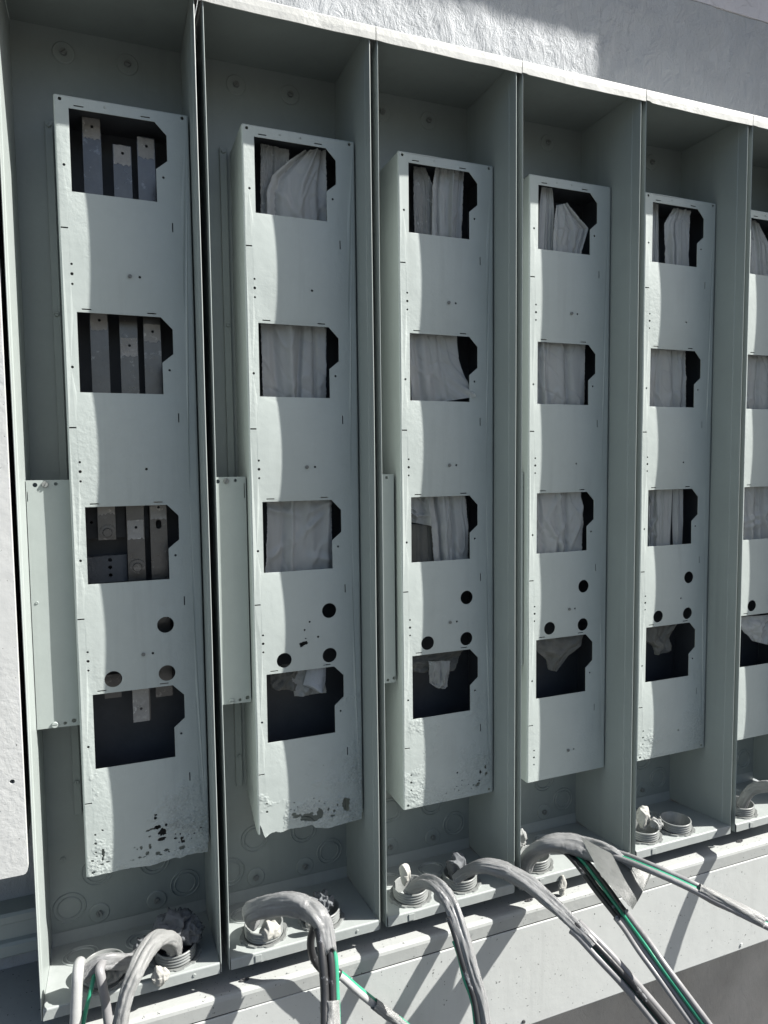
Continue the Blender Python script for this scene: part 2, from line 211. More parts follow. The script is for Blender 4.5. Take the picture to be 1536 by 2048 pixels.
M['eave']  = wallmat('eave_paint', (.5,.5,.5), .1, .2, crack=False)

# ------------------------------------------------------------------ helpers
def tag(o, label=None, cat=None, group=None, kind=None):
    for k, v in (('label', label), ('category', cat), ('group', group), ('kind', kind)):
        if v: o[k] = v
    return o
def thing(name, label, cat, loc=(0,0,0), group=None):
    o = bpy.data.objects.new(name, None); COL.objects.link(o); o.location = loc; o.empty_display_size = .05
    return tag(o, label, cat, group)
def link(name, me, mat, parent=None, smooth=False, loc=None):
    if mat and not me.materials: me.materials.append(M[mat] if isinstance(mat, str) else mat)
    if smooth:
        for pl in me.polygons: pl.use_smooth = True
    o = bpy.data.objects.new(name, me); COL.objects.link(o)
    if parent: o.parent = parent
    if loc: o.location = loc
    return o
def fin(bm, name, smooth_angle=None):
    bmesh.ops.recalc_face_normals(bm, faces=bm.faces)
    me = bpy.data.meshes.new(name); bm.to_mesh(me); bm.free(); return me
def abox(bm, a, b, bev=0):
    x0,y0,z0 = a; x1,y1,z1 = b
    vs = [bm.verts.new(p) for p in ((x0,y0,z0),(x1,y0,z0),(x1,y1,z0),(x0,y1,z0),(x0,y0,z1),(x1,y0,z1),(x1,y1,z1),(x0,y1,z1))]
    fs = [bm.faces.new([vs[i] for i in f]) for f in ((0,3,2,1),(4,5,6,7),(0,1,5,4),(1,2,6,5),(2,3,7,6),(3,0,4,7))]
    if bev:
        es = list({e for f in fs for e in f.edges})
        bmesh.ops.bevel(bm, geom=es, offset=bev, segments=2, profile=.5, affect='EDGES')
def box(name, a, b, mat, parent=None, bev=0):
    bm = bmesh.new(); abox(bm, a, b, bev); return link(name, fin(bm, name), mat, parent)
def lathe(bm, prof, n=40, org=(0,0,0), axis='Z', close=False):
    rings = []
    for r, h in prof:
        ring = []
        for k in range(n):
            a = 2*math.pi*k/n; c, s = r*math.cos(a), r*math.sin(a)
            p = (c, s, h) if axis == 'Z' else (c, -h, s)
            ring.append(bm.verts.new((org[0]+p[0], org[1]+p[1], org[2]+p[2])))
        rings.append(ring)
    L = list(zip(rings, rings[1:]))
    if close: L.append((rings[-1], rings[0]))
    for A, B in L:
        for k in range(n): bm.faces.new((A[k], A[(k+1)%n], B[(k+1)%n], B[k]))
    return rings
def circ(cx, cz, r, n=14, ph=0): return [(cx+r*math.cos(2*math.pi*k/n+ph), cz+r*math.sin(2*math.pi*k/n+ph)) for k in range(n)]
def rectp(cx, cz, w_, h_): return [(cx-w_/2,cz-h_/2),(cx+w_/2,cz-h_/2),(cx+w_/2,cz+h_/2),(cx-w_/2,cz+h_/2)]
def blob(cx, cz, rx, rz, rnd):
    n = max(7, int(11*max(rx,rz)/.003)); n = min(n, 40); ph = rnd.random()*9
    return [(cx+rx*math.cos(a)*q, cz+rz*math.sin(a)*q) for a, q in
        ((2*math.pi*k/n, .82+.42*noise.noise((math.cos(2*math.pi*k/n)*1.6+ph, math.sin(2*math.pi*k/n)*1.6, ph*2))+rnd.uniform(-.1,.1)) for k in range(n))]
def frange(a, b, n): return [a+(b-a)*k/n for k in range(n+1)]
def plate(name, loops, y, th, warp=None, cx=(), cz=()):
    """flat sheet in x,z with holes cut through it; front face at y; returns a bmesh"""
    K = 100.0; vs = []; es = []
    for lp in loops:
        n0 = len(vs); vs += [Vector((a*K,b*K)) for a,b in lp]; n = len(lp)
        es += [(n0+k, n0+(k+1)%n) for k in range(n)]
    out = loops[0]; xa, xb = min(p[0] for p in out), max(p[0] for p in out); za, zb = min(p[1] for p in out), max(p[1] for p in out)
    for x in cx:                                    # inner points so that the sheet can bow
        for z in cz:
            if xa+.004 < x < xb-.004 and za+.004 < z < zb-.004:
                if all(min(math.hypot(x-p[0], z-p[1]) for p in lp) > .003 for lp in loops): vs.append(Vector((x*K,z*K)))
    r = geometry.delaunay_2d_cdt(vs, es, [], 1, 1e-4)
    V = r[0]; bb = [(min(p[0] for p in l), max(p[0] for p in l), min(p[1] for p in l), max(p[1] for p in l)) for l in loops]
    def inside(x, z):
        c = False
        for q, (l, (a0,a1,b0,b1)) in enumerate(zip(loops, bb)):
            if a0 <= x <= a1 and b0 <= z <= b1:
                k = False
                for (xa_,za_),(xb_,zb_) in zip(l, l[1:]+l[:1]):
                    if (za_ > z) != (zb_ > z) and x < (xb_-xa_)*(z-za_)/(zb_-za_)+xa_: k = not k
                if q == 0: c = k
                elif k: return False
        return c
    F = [f for f in r[2] if inside(sum(V[i].x for i in f)/len(f)/K, sum(V[i].y for i in f)/len(f)/K)]
    bm = bmesh.new()
    fr = [bm.verts.new((p.x/K, y+(warp(p.x/K,p.y/K) if warp else 0), p.y/K)) for p in V]
    ff = [bm.faces.new([fr[i] for i in f]) for f in F]
    bmesh.ops.recalc_face_normals(bm, faces=ff)
    cnt = {}
    for f in F:
        for k in range(len(f)):
            e = tuple(sorted((f[k], f[(k+1)%len(f)]))); cnt[e] = cnt.get(e,0)+1
    bk = [bm.verts.new((v.co.x, v.co.y+th, v.co.z)) for v in fr]
    for f in F: bm.faces.new([bk[i] for i in f][::-1])
    for (i,j),c in cnt.items():
        if c == 1: bm.faces.new((fr[i],fr[j],bk[j],bk[i]))
    loose = [v for v in bm.verts if not v.link_faces]
    bmesh.ops.delete(bm, geom=loose, context='VERTS')
    return bm
def catmull(P, n):
    P = [Vector(p) for p in P]; Q = [2*P[0]-P[1]]+P+[2*P[-1]-P[-2]]; out = []
    for i in range(1, len(Q)-2):
        a,b,c,d = Q[i-1:i+3]
        for k in range(n):
            t = k/n; out.append(.5*((2*b)+(c-a)*t+(2*a-5*b+4*c-d)*t*t+(3*b-a-3*c+d)*t**3))
    out.append(P[-1]); return out
def frames(P):
    T = [(P[min(i+1,len(P)-1)]-P[max(i-1,0)]).normalized() for i in range(len(P))]
    u = T[0].cross(Vector((0,0,1)));  u = (u if u.length > .1 else T[0].cross(Vector((1,0,0)))).normalized()
    F = []
    for t in T:
        u = (u-t*u.dot(t)).normalized(); F.append((t, u, t.cross(u)))
    return F
def tube(bm, P, rad, n=12, fn=None, cap=True, off=None):
    """fn(s,a) -> radius factor; off(s) -> (du,dv) shift of the centreline"""
    F = frames(P); rings = []
    for i, (p, (t,u,v)) in enumerate(zip(P, F)):
        s = i/(len(P)-1); r = rad(s) if callable(rad) else rad
        c = p
        if off: du, dv = off(s); c = p+u*du+v*dv
        ring = []
        for k in range(n):
            a = 2*math.pi*k/n; q = r*(fn(s,a) if fn else 1)
            ring.append(bm.verts.new(c+u*math.cos(a)*q+v*math.sin(a)*q))
        rings.append(ring)
    for A, B in zip(rings, rings[1:]):
        for k in range(n): bm.faces.new((A[k], A[(k+1)%n], B[(k+1)%n], B[k]))
    if cap: bm.faces.new(rings[0][::-1]); bm.faces.new(rings[-1])
    return rings
_cache = {}
def cached(key, fnc):
    if key not in _cache: _cache[key] = fnc()
    return _cache[key]
def screw_mesh(r=.0055, h=.0035, ang=.6):
    bm = bmesh.new(); g = r*.16
    lathe(bm, [(0,-.0005),(r*.9,-.0005),(r*.98,h*.3),(r*.93,h*.55),(0,h*.56)], 18, axis='Y')
    for s in (1,-1):
        pts = [(g*s, -math.sqrt(r*r-g*g)*.92)]
        for k in range(9):
            a = -math.pi/2+math.pi*k/8; x = math.cos(a)*r*.92; z = math.sin(a)*r*.92
            if x > g: pts.append((x*s, z))
        pts.append((g*s, math.sqrt(r*r-g*g)*.92))
        lo = [bm.verts.new((x,-h*.5,z)) for x,z in pts]; hi = [bm.verts.new((x*.86+g*s*.14,-h,z*.86)) for x,z in pts]
        n = len(pts)
        for k in range(n): bm.faces.new((lo[k], lo[(k+1)%n], hi[(k+1)%n], hi[k]))
        bm.faces.new(hi)
    bmesh.ops.rotate(bm, verts=bm.verts, cent=(0,0,0), matrix=Matrix.Rotation(ang,3,'Y'))
    return fin(bm, 'screw')
def screw(parent, x, y, z, r=.0055, h=.0035, mat='hub', k=0):
    me = cached(('screw',r,h,k,mat), lambda: screw_mesh(r,h,.5+k*1.1))
    return link('screw', me, mat, parent, loc=(x,y,z))
def ring_mesh(r1, r2, h=.0026, axis='Y'):
    bm = bmesh.new()
    for r in ((r1,r2) if r2 else (r1,)):
        lathe(bm, [(r-.0016,-.0002),(r-.0006,h),(r+.0006,h),(r+.0016,-.0002)], 44, axis=axis)
    return fin(bm, 'knockout')
def knockout(parent, x, y, z, r1, r2, axis='Y'):
    me = cached(('ko',r1,r2,axis), lambda: ring_mesh(r1,r2,axis=axis))
    return link('knockout', me, 'inner' if axis=='Y' else 'tray', parent, True, (x,y,z))
def washer(parent, x, y, z, k=0):
    def mk():
        bm = bmesh.new(); lathe(bm, [(.0,.0026),(.0205,.0026),(.0222,.0016),(.0225,-.0005)], 40, axis='Y'); return fin(bm,'washer')
    o = link('washer', cached('washer', mk), 'inner', parent, False, (x,y,z))
    me = cached(('bolt',k), lambda: screw_mesh(.0075,.0065,.8+k))
    link('screw', me, 'hub', o, loc=(0,-.0026,0)); return o

# ------------------------------------------------------------------ setting: wall, ground, eave
def grid_sheet(x0,x1,z0,z1,y,nx,nz,amp,f,seed):
    bm = bmesh.new(); G = []
    for j in range(nz+1):
        row = []
        for i in range(nx+1):
            x = x0+(x1-x0)*i/nx; z = z0+(z1-z0)*j/nz
            d = amp*(noise.fractal((x*f+seed, z*f*.8, seed), 1, 2, 5))
            row.append(bm.verts.new((x,y-d,z)))
        G.append(row)
    for j in range(nz):
        for i in range(nx): bm.faces.new((G[j][i],G[j][i+1],G[j+1][i+1],G[j+1][i]))
    return bm
bm = bmesh.new(); abox(bm, (-3,.25,-1.6),(9,.55,2.414))
wall = link('building_wall', fin(bm,'building_wall'), 'wall'); tag(wall, 'rough grey painted stucco wall behind the row of open cabinets', 'wall')
bm = grid_sheet(.1,3.4,1.95,2.413,.2485,520,80,.0035,13,3.1)
link('stucco_coat', fin(bm,'stucco_coat'), 'wall', wall, True)
box('upper_band', (-3,.246,2.4145),(9,.55,3.3), 'band', wall)
bm = grid_sheet(-1,4.2,-1.59,-.11,.243,260,40,.003,7,8.2)
link('bare_concrete_face', fin(bm,'bare'), 'conc', wall, True)
bm = bmesh.new(); abox(bm, (-40,-60,-1.9),(60,.5,-1.6))
g = link('ground', fin(bm,'ground'), 'ground'); tag(g, kind='structure')
eave = box('roof_overhang', (-3,-.4,3.746),(9,.6,3.95), 'eave'); tag(eave, 'flat roof overhang above the cabinets, shading the top of the wall', 'roof')
box('unseen_shade_beam', (2.9,-.402,3.40),(9,.25,3.744), 'eave', eave)  # unseen beam, added to shade the wall above the right-hand lids

# ------------------------------------------------------------------ cabinets
ORD = ['leftmost', 'second', 'third', 'fourth', 'fifth', 'sixth']
W, H, D, LT = .338, 1.940, .2346, 1.969
YP = .0972
YOFF = [0, -.0062, -.001, .0062, 0, 0]
RUSTLV = ['panel2','panel2','panel1','panel0','panel1','panel0']
PL, PR, PB, PT = .0823, .335, .1956, 1.769
OP = [1.745, 1.3552, .9666, .5786]
def segbulge(z):
    edges = [(1.587,1.355),(1.197,.967),(.809,.579),(.4206,.1956)]
    for a, b in edges:
        if b < z < a: return math.sin(math.pi*(a-z)/(a-b))**.8
    return 0
def meter_panel(i, root):
    rnd = random.Random(40+i); y = YP+YOFF[i]
    amp = [.0042,.0046,.0035,.0030,.0048,.0035][i]
    def warp(x, z):
        u = (x-PL)/(PR-PL); e = max(0, min(1, math.sin(math.pi*u)))
        return -amp*segbulge(z)*e**.7+.0012*noise.noise((x*9+i,z*4,i))
    r = .004
    outer = [(PL+r,PB),(PR-r,PB),(PR-r,PT-r),(PL+r,PT-r)]
    if i == 0: outer = [(max(PL+r,a),b) for a,b in EDGE1[:-1]]+[(PR-r,EDGE1[-1][1])]+outer[2:]
    if i == 1: outer = [(max(PL+r,a),b) for a,b in EDGE2[:-1]]+[(PR-r,EDGE2[-1][1])]+outer[2:]
    if i in (0,1):                                  # ragged rusted foot
        o2 = []; nE = len(EDGE1 if i == 0 else EDGE2)
        for k in range(nE-1):
            a, b = outer[k], outer[k+1]; o2.append(a)
            for q in range(1,4):
                t = q/4; o2.append((a[0]+(b[0]-a[0])*t, a[1]+(b[1]-a[1])*t+rnd.uniform(-.0007,.0007)))
        outer = o2+outer[nE-1:]
    L = [outer]
    for zt in OP:
        L.append([(.109,zt),(.1088,zt-.158),(.2685,zt-.158),(.2683,zt-.093),(.2908,zt-.0745),(.2908,zt-.0235),(.268,zt)])
        for cx in (.127,.2505): L.append(rectp(cx, zt+.0062, .0175, .0024))
        L.append(circ(.0968, zt-.1085, .0027)); L.append(circ(.2822, zt-.108, .0025))
        L.append(rectp(.0928, zt-.2285, .0135, .0028)); L.append(rectp(.2972, zt-.2065, .0023, .019))
        for q, dz in enumerate((-.2975,-.3165,-.336)):
            if not (i < 2 and zt == OP[3] and q == 2 and i == 1): L.append(circ(.103, zt+dz, .0023 if q != 1 else .003))
        if not (i in (0,1) and zt == OP[3]): L.append(circ(.2295, zt-.313, .0026))
    L += [circ(.257,.712,.0172,28), circ(.150,.607,.0172,28), circ(.257,.607,.0172,28)]
    if i != 3: L += [circ(.0938,1.7602,.0033), circ(.3226,1.7608,.0033)]
    if i in (2,4): L += [circ(.3226,.204,.0036), circ(.0945,.2045,.0036)]
    ends = {0:RUST[1],1:RUST[2],2:RUST[3]}.get(i, [])
    for cx,cz,rx,rz in ends:
        if cx+rx*1.2 > PR-.006 or cx-rx*1.2 < PL+.006: continue
        L.append(blob(cx,cz,rx,rz,rnd))
    bm = plate('meter_panel', L, y, .0016, warp, cx=frange(PL+.02,PR-.02,9), cz=frange(PB+.012,PT-.015,64))
    # folded returns: left, right and top, with a small bend radius
    def strip(path, z0, z1, zs=None):
        zz = frange(z0,z1,40) if not zs else zs
        rows = []
        for z in zz: rows.append([bm.verts.new((px, py+(warp(px,z) if py < y+.006 else 0), z)) for px,py in path(z)])
        for A,B in zip(rows,rows[1:]):
            for k in range(len(A)-1): bm.faces.new((A[k],A[k+1],B[k+1],B[k]))
    arcL = [(PL+r-r*math.sin(a), y+r-r*math.cos(a)) for a in frange(0,math.pi/2,5)]
    arcR = [(PR-r+r*math.sin(a), y+r-r*math.cos(a)) for a in frange(0,math.pi/2,5)]
    if i == 1:
        def lowz(t): return PB+.055*max(0,t)**.8
        zs = frange(PB+.002, PT-r, 40)
        strip(lambda z: arcL+[(PL,y+.03)], PB+.016, PT-r)
        strip(lambda z: [(PL,y+.03),(PL,D-.002)], PB+.06, PT-r)
        # eaten away lower corner of the side
        for k in range(9):
            a = k/9; b_ = (k+1)/9
            z0 = PB+.016+.05*a+rnd.uniform(-.004,.004); z1 = PB+.016+.05*b_+rnd.uniform(-.004,.004)
            ya = y+.03+(D-y-.032)*a; yb = y+.03+(D-y-.032)*b_
            if z0 < PB+.06 or z1 < PB+.06:
                bm.faces.new([bm.verts.new(p) for p in ((PL,ya,min(z0,PB+.0599)),(PL,yb,min(z1,PB+.0599)),(PL,yb,PB+.06),(PL,ya,PB+.06))])
    else: strip(lambda z: arcL+[(PL,D-.002)], PB if i else EDGE1[0][1], PT-r)
    strip(lambda z: arcR+[(PR,D-.002)], PB+(.02 if i < 2 else 0), PT-r)
    xs = frange(PL+r,PR-r,24); rows = []
    arcT = [(y+r-r*math.cos(a), PT-r+r*math.sin(a)) for a in frange(0,math.pi/2,5)]+[(D-.002,PT)]
    for x in xs: rows.append([bm.verts.new((x, yy+(warp(x,zz) if yy < y+.006 else 0), zz)) for yy,zz in arcT])
    for A,B in zip(rows,rows[1:]):
        for k in range(len(A)-1): bm.faces.new((A[k],A[k+1],B[k+1],B[k]))
    for sx, px in ((-1,PL+r),(1,PR-r)):            # rounded top corners
        tip = []
        for a in frange(0,math.pi/2,5):
            for b_ in (0,): pass
        rings = []
        for a in frange(0,math.pi/2,4):
            ring = []
            for b_ in frange(0,math.pi/2,4):
                ring.append(bm.verts.new((px+sx*r*math.sin(b_)*math.sin(a) , y+r-r*math.cos(b_) , PT-r+r*math.sin(b_)*math.cos(a))))
            rings.append(ring)
        for A,B in zip(rings,rings[1:]):
            for k in range(4):
                try: bm.faces.new((A[k],A[k+1],B[k+1],B[k]))
                except ValueError: pass
    bmesh.ops.remove_doubles(bm, verts=bm.verts, dist=.00004)
    p = link('meter_panel', fin(bm,'meter_panel'), RUSTLV[i], root)
    scr = {0:[0,2],1:[1,1.5],2:[0,1,2],3:[0,2,3],4:[],5:[]}[i]
    for q in (0,1,2,3):
        if q in scr: screw(p, .2105, y-.0012-amp*.8, OP[q]-.313, .0042, .0028, k=q)
    for x in ((.175,) if i % 2 == 0 else (.165,.21)):
        screw(p, x, y, 1.757, .0024, .0012, RUSTLV[i], k=5)
    return p
def cabinet(i):
    lab = ['leftmost open grey meter cabinet, bare bus bars showing in its panel openings',
           'second open meter cabinet from the left, panel foot rusted to a ragged point',
           'third open meter cabinet from the left, small rust holes at its panel foot',
           'fourth open meter cabinet from the left, above the widest loose cable wrap',
           'fifth open meter cabinet from the left, with an empty threaded hub on its bottom tray',
           'sixth open meter cabinet, cut off by the right edge of the picture'][i]
    root = thing('meter_cabinet', lab, 'meter cabinet', (i*S,0,0), 'open meter cabinets in a row on the wall')
    # back
    box('back_panel', (0,D,-.03),(W,D+.0015,1.968), 'inner', root)
    # side walls: thin sheet with a jogged front strip and a hemmed edge
    def side(x, s):
        bm = bmesh.new()
        n = 44; t = .0017
        lean = [0,.0,.0,.0,.0,0][i]
        prof = [(0,D),(0,.032),(.0012,.0295),(.0012,.0032),(.0022,.002),(.0034,.0026),(.0034,.0295),(.0018,.032),(.0018,D)]
        rows = []
        for k in range(n+1):
            z = -.022+(1.9648+.022)*k/n
            wv = .0011*noise.noise((z*2.1,i*3.3,s*5))
            rows.append([bm.verts.new((x+s*(a+wv*max(0,1-b/.1)), b, z)) for a,b in prof])
        for A,B in zip(rows,rows[1:]):
            for k in range(len(prof)-1): bm.faces.new((A[k],A[k+1],B[k+1],B[k]))
        bm.faces.new(rows[0]); bm.faces.new(rows[-1])
        return link('side_wall', fin(bm,'side_wall'), 'paint', root)
    side(0,-1); side(W,1)
    # hood: top plate with a turned-down, slightly wavy front lip
    bm = bmesh.new(); rnd = random.Random(i+3)
    x0, x1 = -.0050, .3532; n = 40; rows = []
    bend = [.0,.0012,.0012,.0035,.0055,.002][i]
    for k in range(n+1):
        u = k/n; x = x0+(x1-x0)*u
        dz = -bend*math.sin(math.pi*u)*.4+.0010*noise.noise((u*4,i*2.2,1))+(bend*.5 if u < .03 else 0)
        dy = .0010*noise.noise((u*5,i*4.2,7))
        prof = [(D+.012,1.9705),(.0035,LT+.0012),(.0005,LT),(-.001+dy,LT-.0025),(-.0016+dy,1.954+dz*.5),(-.001+dy,1.9405+dz),(.0008+dy,1.9403+dz),(.001,1.9665),(D+.012,1.9675)]
        rows.append([bm.verts.new((x,a,b)) for a,b in prof])
    for A,B in zip(rows,rows[1:]):
        for k in range(len(prof)): bm.faces.new((A[k],A[(k+1)%len(prof)],B[(k+1)%len(prof)],B[k]))
    bm.faces.new(rows[0]); bm.faces.new(rows[-1])
    hd = link('hood', fin(bm,'hood'), 'lid', root)
    box('hood_shade_sheet', (.0008,.0035,1.9652),(W-.0008,D-.0005,1.9668), 'inner', hd)  # added sheet in the shaded tone, darkening the hood's underside
    # bottom tray: floor sheet falling slightly to the back, front lip down, back flange up
    bm = bmesh.new(); prof = [(D-.0015,.0008),(D-.0015,-.0268),(D-.004,-.0278),(.003,0),(.0006,-.0012),(0,-.003),(-.0004,-.022),(.0012,-.022),(.0016,-.004),(.004,-.002),(D-.004,-.0298)]
    rows = []
    for k in range(25):
        x = .0006+(W-.0012)*k/24; dz = .0007*noise.noise((x*20,i*3,2))
        rows.append([bm.verts.new((x,a,b+(dz if a < .004 else 0))) for a,b in prof])
    for A,B in zip(rows,rows[1:]):
        for k in range(len(prof)): bm.faces.new((A[k],A[(k+1)%len(prof)],B[(k+1)%len(prof)],B[k]))
    tray = link('bottom_tray', fin(bm,'bottom_tray'), 'tray', root)
    fz = lambda yy: -.0278*(yy-.003)/(D-.007)
    for x, yy in ((.062,.165),(.19,.168)):
        k = knockout(tray, x, yy, fz(yy)+.0006, .036, .028, 'Z'); k.rotation_euler.x = -math.atan(.12)
    screw(tray, .285, -.0004, -.011, .0035, .0015, 'tray', k=4)
    # small slotted tab in the left front of the tray
    bm = bmesh.new(); abox(bm, (.052,-.0022,-.0195),(.066,-.0006,-.004),.0006); link('latch_tab', fin(bm,'latch_tab'), 'tray', tray)
    # knockouts, washers
    for x, z, a, b in ((.0385,.0535,.034,.0245),(.291,.0515,.0325,.024),(.1,.126,.033,.025),(.2235,.1225,.033,.025)): knockout(root, x, D-.0002, z, a, b)
    for k,(x,z) in enumerate(((.0993,1.918),(.2259,1.9185),(.1,.0265),(.2255,.026))): washer(root, x, D, z, k)
    screw(root, .03, D, .17, .006, .003, 'inner', 2)
    # mounting rail with screws
    bm = bmesh.new(); abox(bm, (.057,D-.009,.27),(.073,D-.0002,1.772),.0012)
    rail = link('mounting_rail', fin(bm,'mounting_rail'), 'inner', root)
    for k, z in enumerate((1.763,1.3735,.345)): screw(rail, .0655, D-.009, z, .0058, .004, 'inner', k)
    # wiring cover beside the panel
    yb = .121
    if i != 5:
        x1 = [.081,.079,.0745,.079,.079][i]
        L = [[(.0015,.513),(x1,.511),(x1,1.0225),(.0015,1.0225)]]
        for x,z,r in ((.018,1.013,.0045),(.056,1.0145,.0035),(.054,.519,.0035),(.071,.522,.0045)): L.append(circ(x,z,r))
        if i == 1: L.append(rectp(.0755,.992,.002,.034))
        if i == 0: L.append(rectp(.0035,.99,.0016,.02))
        bm = plate('wiring_cover', L, yb, .0015, cx=(.02,.04,.06), cz=frange(.53,1.0,16))
        for xx in (.0015, x1-.0015): abox(bm, (xx,yb+.0016,.512),(xx+.0014,D-.01,1.0215))
        wc = link('wiring_cover', fin(bm,'wiring_cover'), 'paint', root)
        screw(wc, .036, yb, 1.0135, .0065, .0045, 'hub', 0); screw(wc, .035, yb, .519, .0068, .0055, 'paint', 1)
        if i == 0: screw(wc, .012, yb, .775, .0032, .0016, 'paint', 2)
    meter_panel(i, root)
    # dark plate deep inside the panel box, and added sheets holding its shade
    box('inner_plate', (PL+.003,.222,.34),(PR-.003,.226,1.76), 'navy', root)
    if i in (0,2): box('hole_shade_block', (.225,.15,.198),(.332,.22,.30), 'dark', root)  # dark block added so the rust holes read as deep shade
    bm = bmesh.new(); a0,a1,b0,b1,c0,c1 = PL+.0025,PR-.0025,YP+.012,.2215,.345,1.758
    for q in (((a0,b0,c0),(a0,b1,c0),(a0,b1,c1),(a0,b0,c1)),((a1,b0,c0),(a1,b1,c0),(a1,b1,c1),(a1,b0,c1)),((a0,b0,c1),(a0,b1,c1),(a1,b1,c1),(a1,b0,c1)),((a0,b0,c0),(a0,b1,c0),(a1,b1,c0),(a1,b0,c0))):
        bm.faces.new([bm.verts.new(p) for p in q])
    link('shade_liner', fin(bm,'shade_liner'), 'navy', root)  # dark sheets added to put shade on the sides of the box
    if i == 0:
        for x0b,x1b,z1b,z0b,yb2 in ((.131,.166,1.7595,.893,.150),(.188,.2235,1.712,.491,.152),(.2355,.2705,1.734,.54,.149)):
            # a strip of copper with sanded contact patches and bolt holes
            L = [[(x0b,z0b),(x1b,z0b),(x1b,z1b),(x0b,z1b)]]
            xc = (x0b+x1b)/2
            offs = {.131:(.020,.408,.792),.188:(.016,.409,.795),.2355:(.018,.40,.775)}[x0b]
            pz = [z1b-o_ for o_ in offs]
            for z in pz: L.append(circ(xc+.001, z, .0028))
            if x0b == .2355: L.append([(xc+.006*math.cos(a), .922+(.004 if math.sin(a)>0 else -.004)+.006*math.sin(a)) for a in frange(0,2*math.pi*.95,19)])
            bm = plate('bus_bar', L, yb2, .006); bb = link('bus_bar', fin(bm,'bus_bar'), 'bar', root)
            for z in pz:
                top, bot = z+.0155, z-.022+rnd.uniform(-.004,.003)
                pl = [(x0b+.0006+.0012*rnd.random(), bot+(top-bot)*q/7) for q in range(7,-1,-1)]+[(x0b+.002+(x1b-x0b-.004)*q/9, bot+rnd.uniform(-.003,.003)) for q in range(10)]
                pl += [(x1b-.0006-.0012*rnd.random(), bot+(top-bot)*q/7) for q in range(8)]+[(x1b-.002-(x1b-x0b-.004)*q/5, top+rnd.uniform(-.001,.0012)) for q in range(6)]
                bm = plate('contact_patch', [pl, circ(xc+.001,z,.0031)], yb2-.0005, .0005); link('contact_patch', fin(bm,'contact_patch'), 'barbare', bb)
        for xc,z in ((.1495,.909),(.2065,.832)):
            bm = bmesh.new(); lathe(bm,[(.0,.009),(.0085,.009),(.0095,.007),(.0095,.003),(.0155,.0028),(.0158,0)],28,axis='Y')
            link('bolt', fin(bm,'bolt'), 'bar', root, False, (xc,.149,z))
        for x0b,x1b,z0b,z1b in ((.131,.165,.548,.60),(.2395,.2715,.54,.60)):
            bm = plate('bus_bar', [[(x0b,z0b),(x1b,z0b),(x1b,z1b),(x0b,z1b)], circ((x0b+x1b)/2,z0b+.02,.003)], .158, .005)
            link('bus_bar', fin(bm,'bus_bar'), 'barbare' if x0b > .2 else 'bar', root)
        bm = plate('bus_bar',[[(.187,.491),(.2205,.491),(.2205,.585),(.187,.585)],circ(.204,.52,.003)], .147,.004)
        link('bus_bar', fin(bm,'bus_bar'), 'barbare', root)
        bm = plate('insulator_block',[[(.10,.80),(.186,.80),(.186,.858),(.10,.856)]]+[circ(.152,z,.0042) for z in (.848,.832,.815)], .165,.02)
        link('insulator_block', fin(bm,'insulator_block'), 'ragd', root)
        bm = plate('insulator_block',[[(.10,.895),(.186,.895),(.186,.985),(.10,.985)],circ(.118,.93,.003)], .175,.02)
        link('insulator_block', fin(bm,'insulator_block'), 'dark', root)
        bm = plate('insulator_block',[[(.215,.89),(.234,.89),(.234,.985),(.215,.985)],circ(.224,.94,.002)], .178,.02)
        link('insulator_block', fin(bm,'insulator_block'), 'ragd', root)
    return root
CABS = [cabinet(i) for i in range(6)]

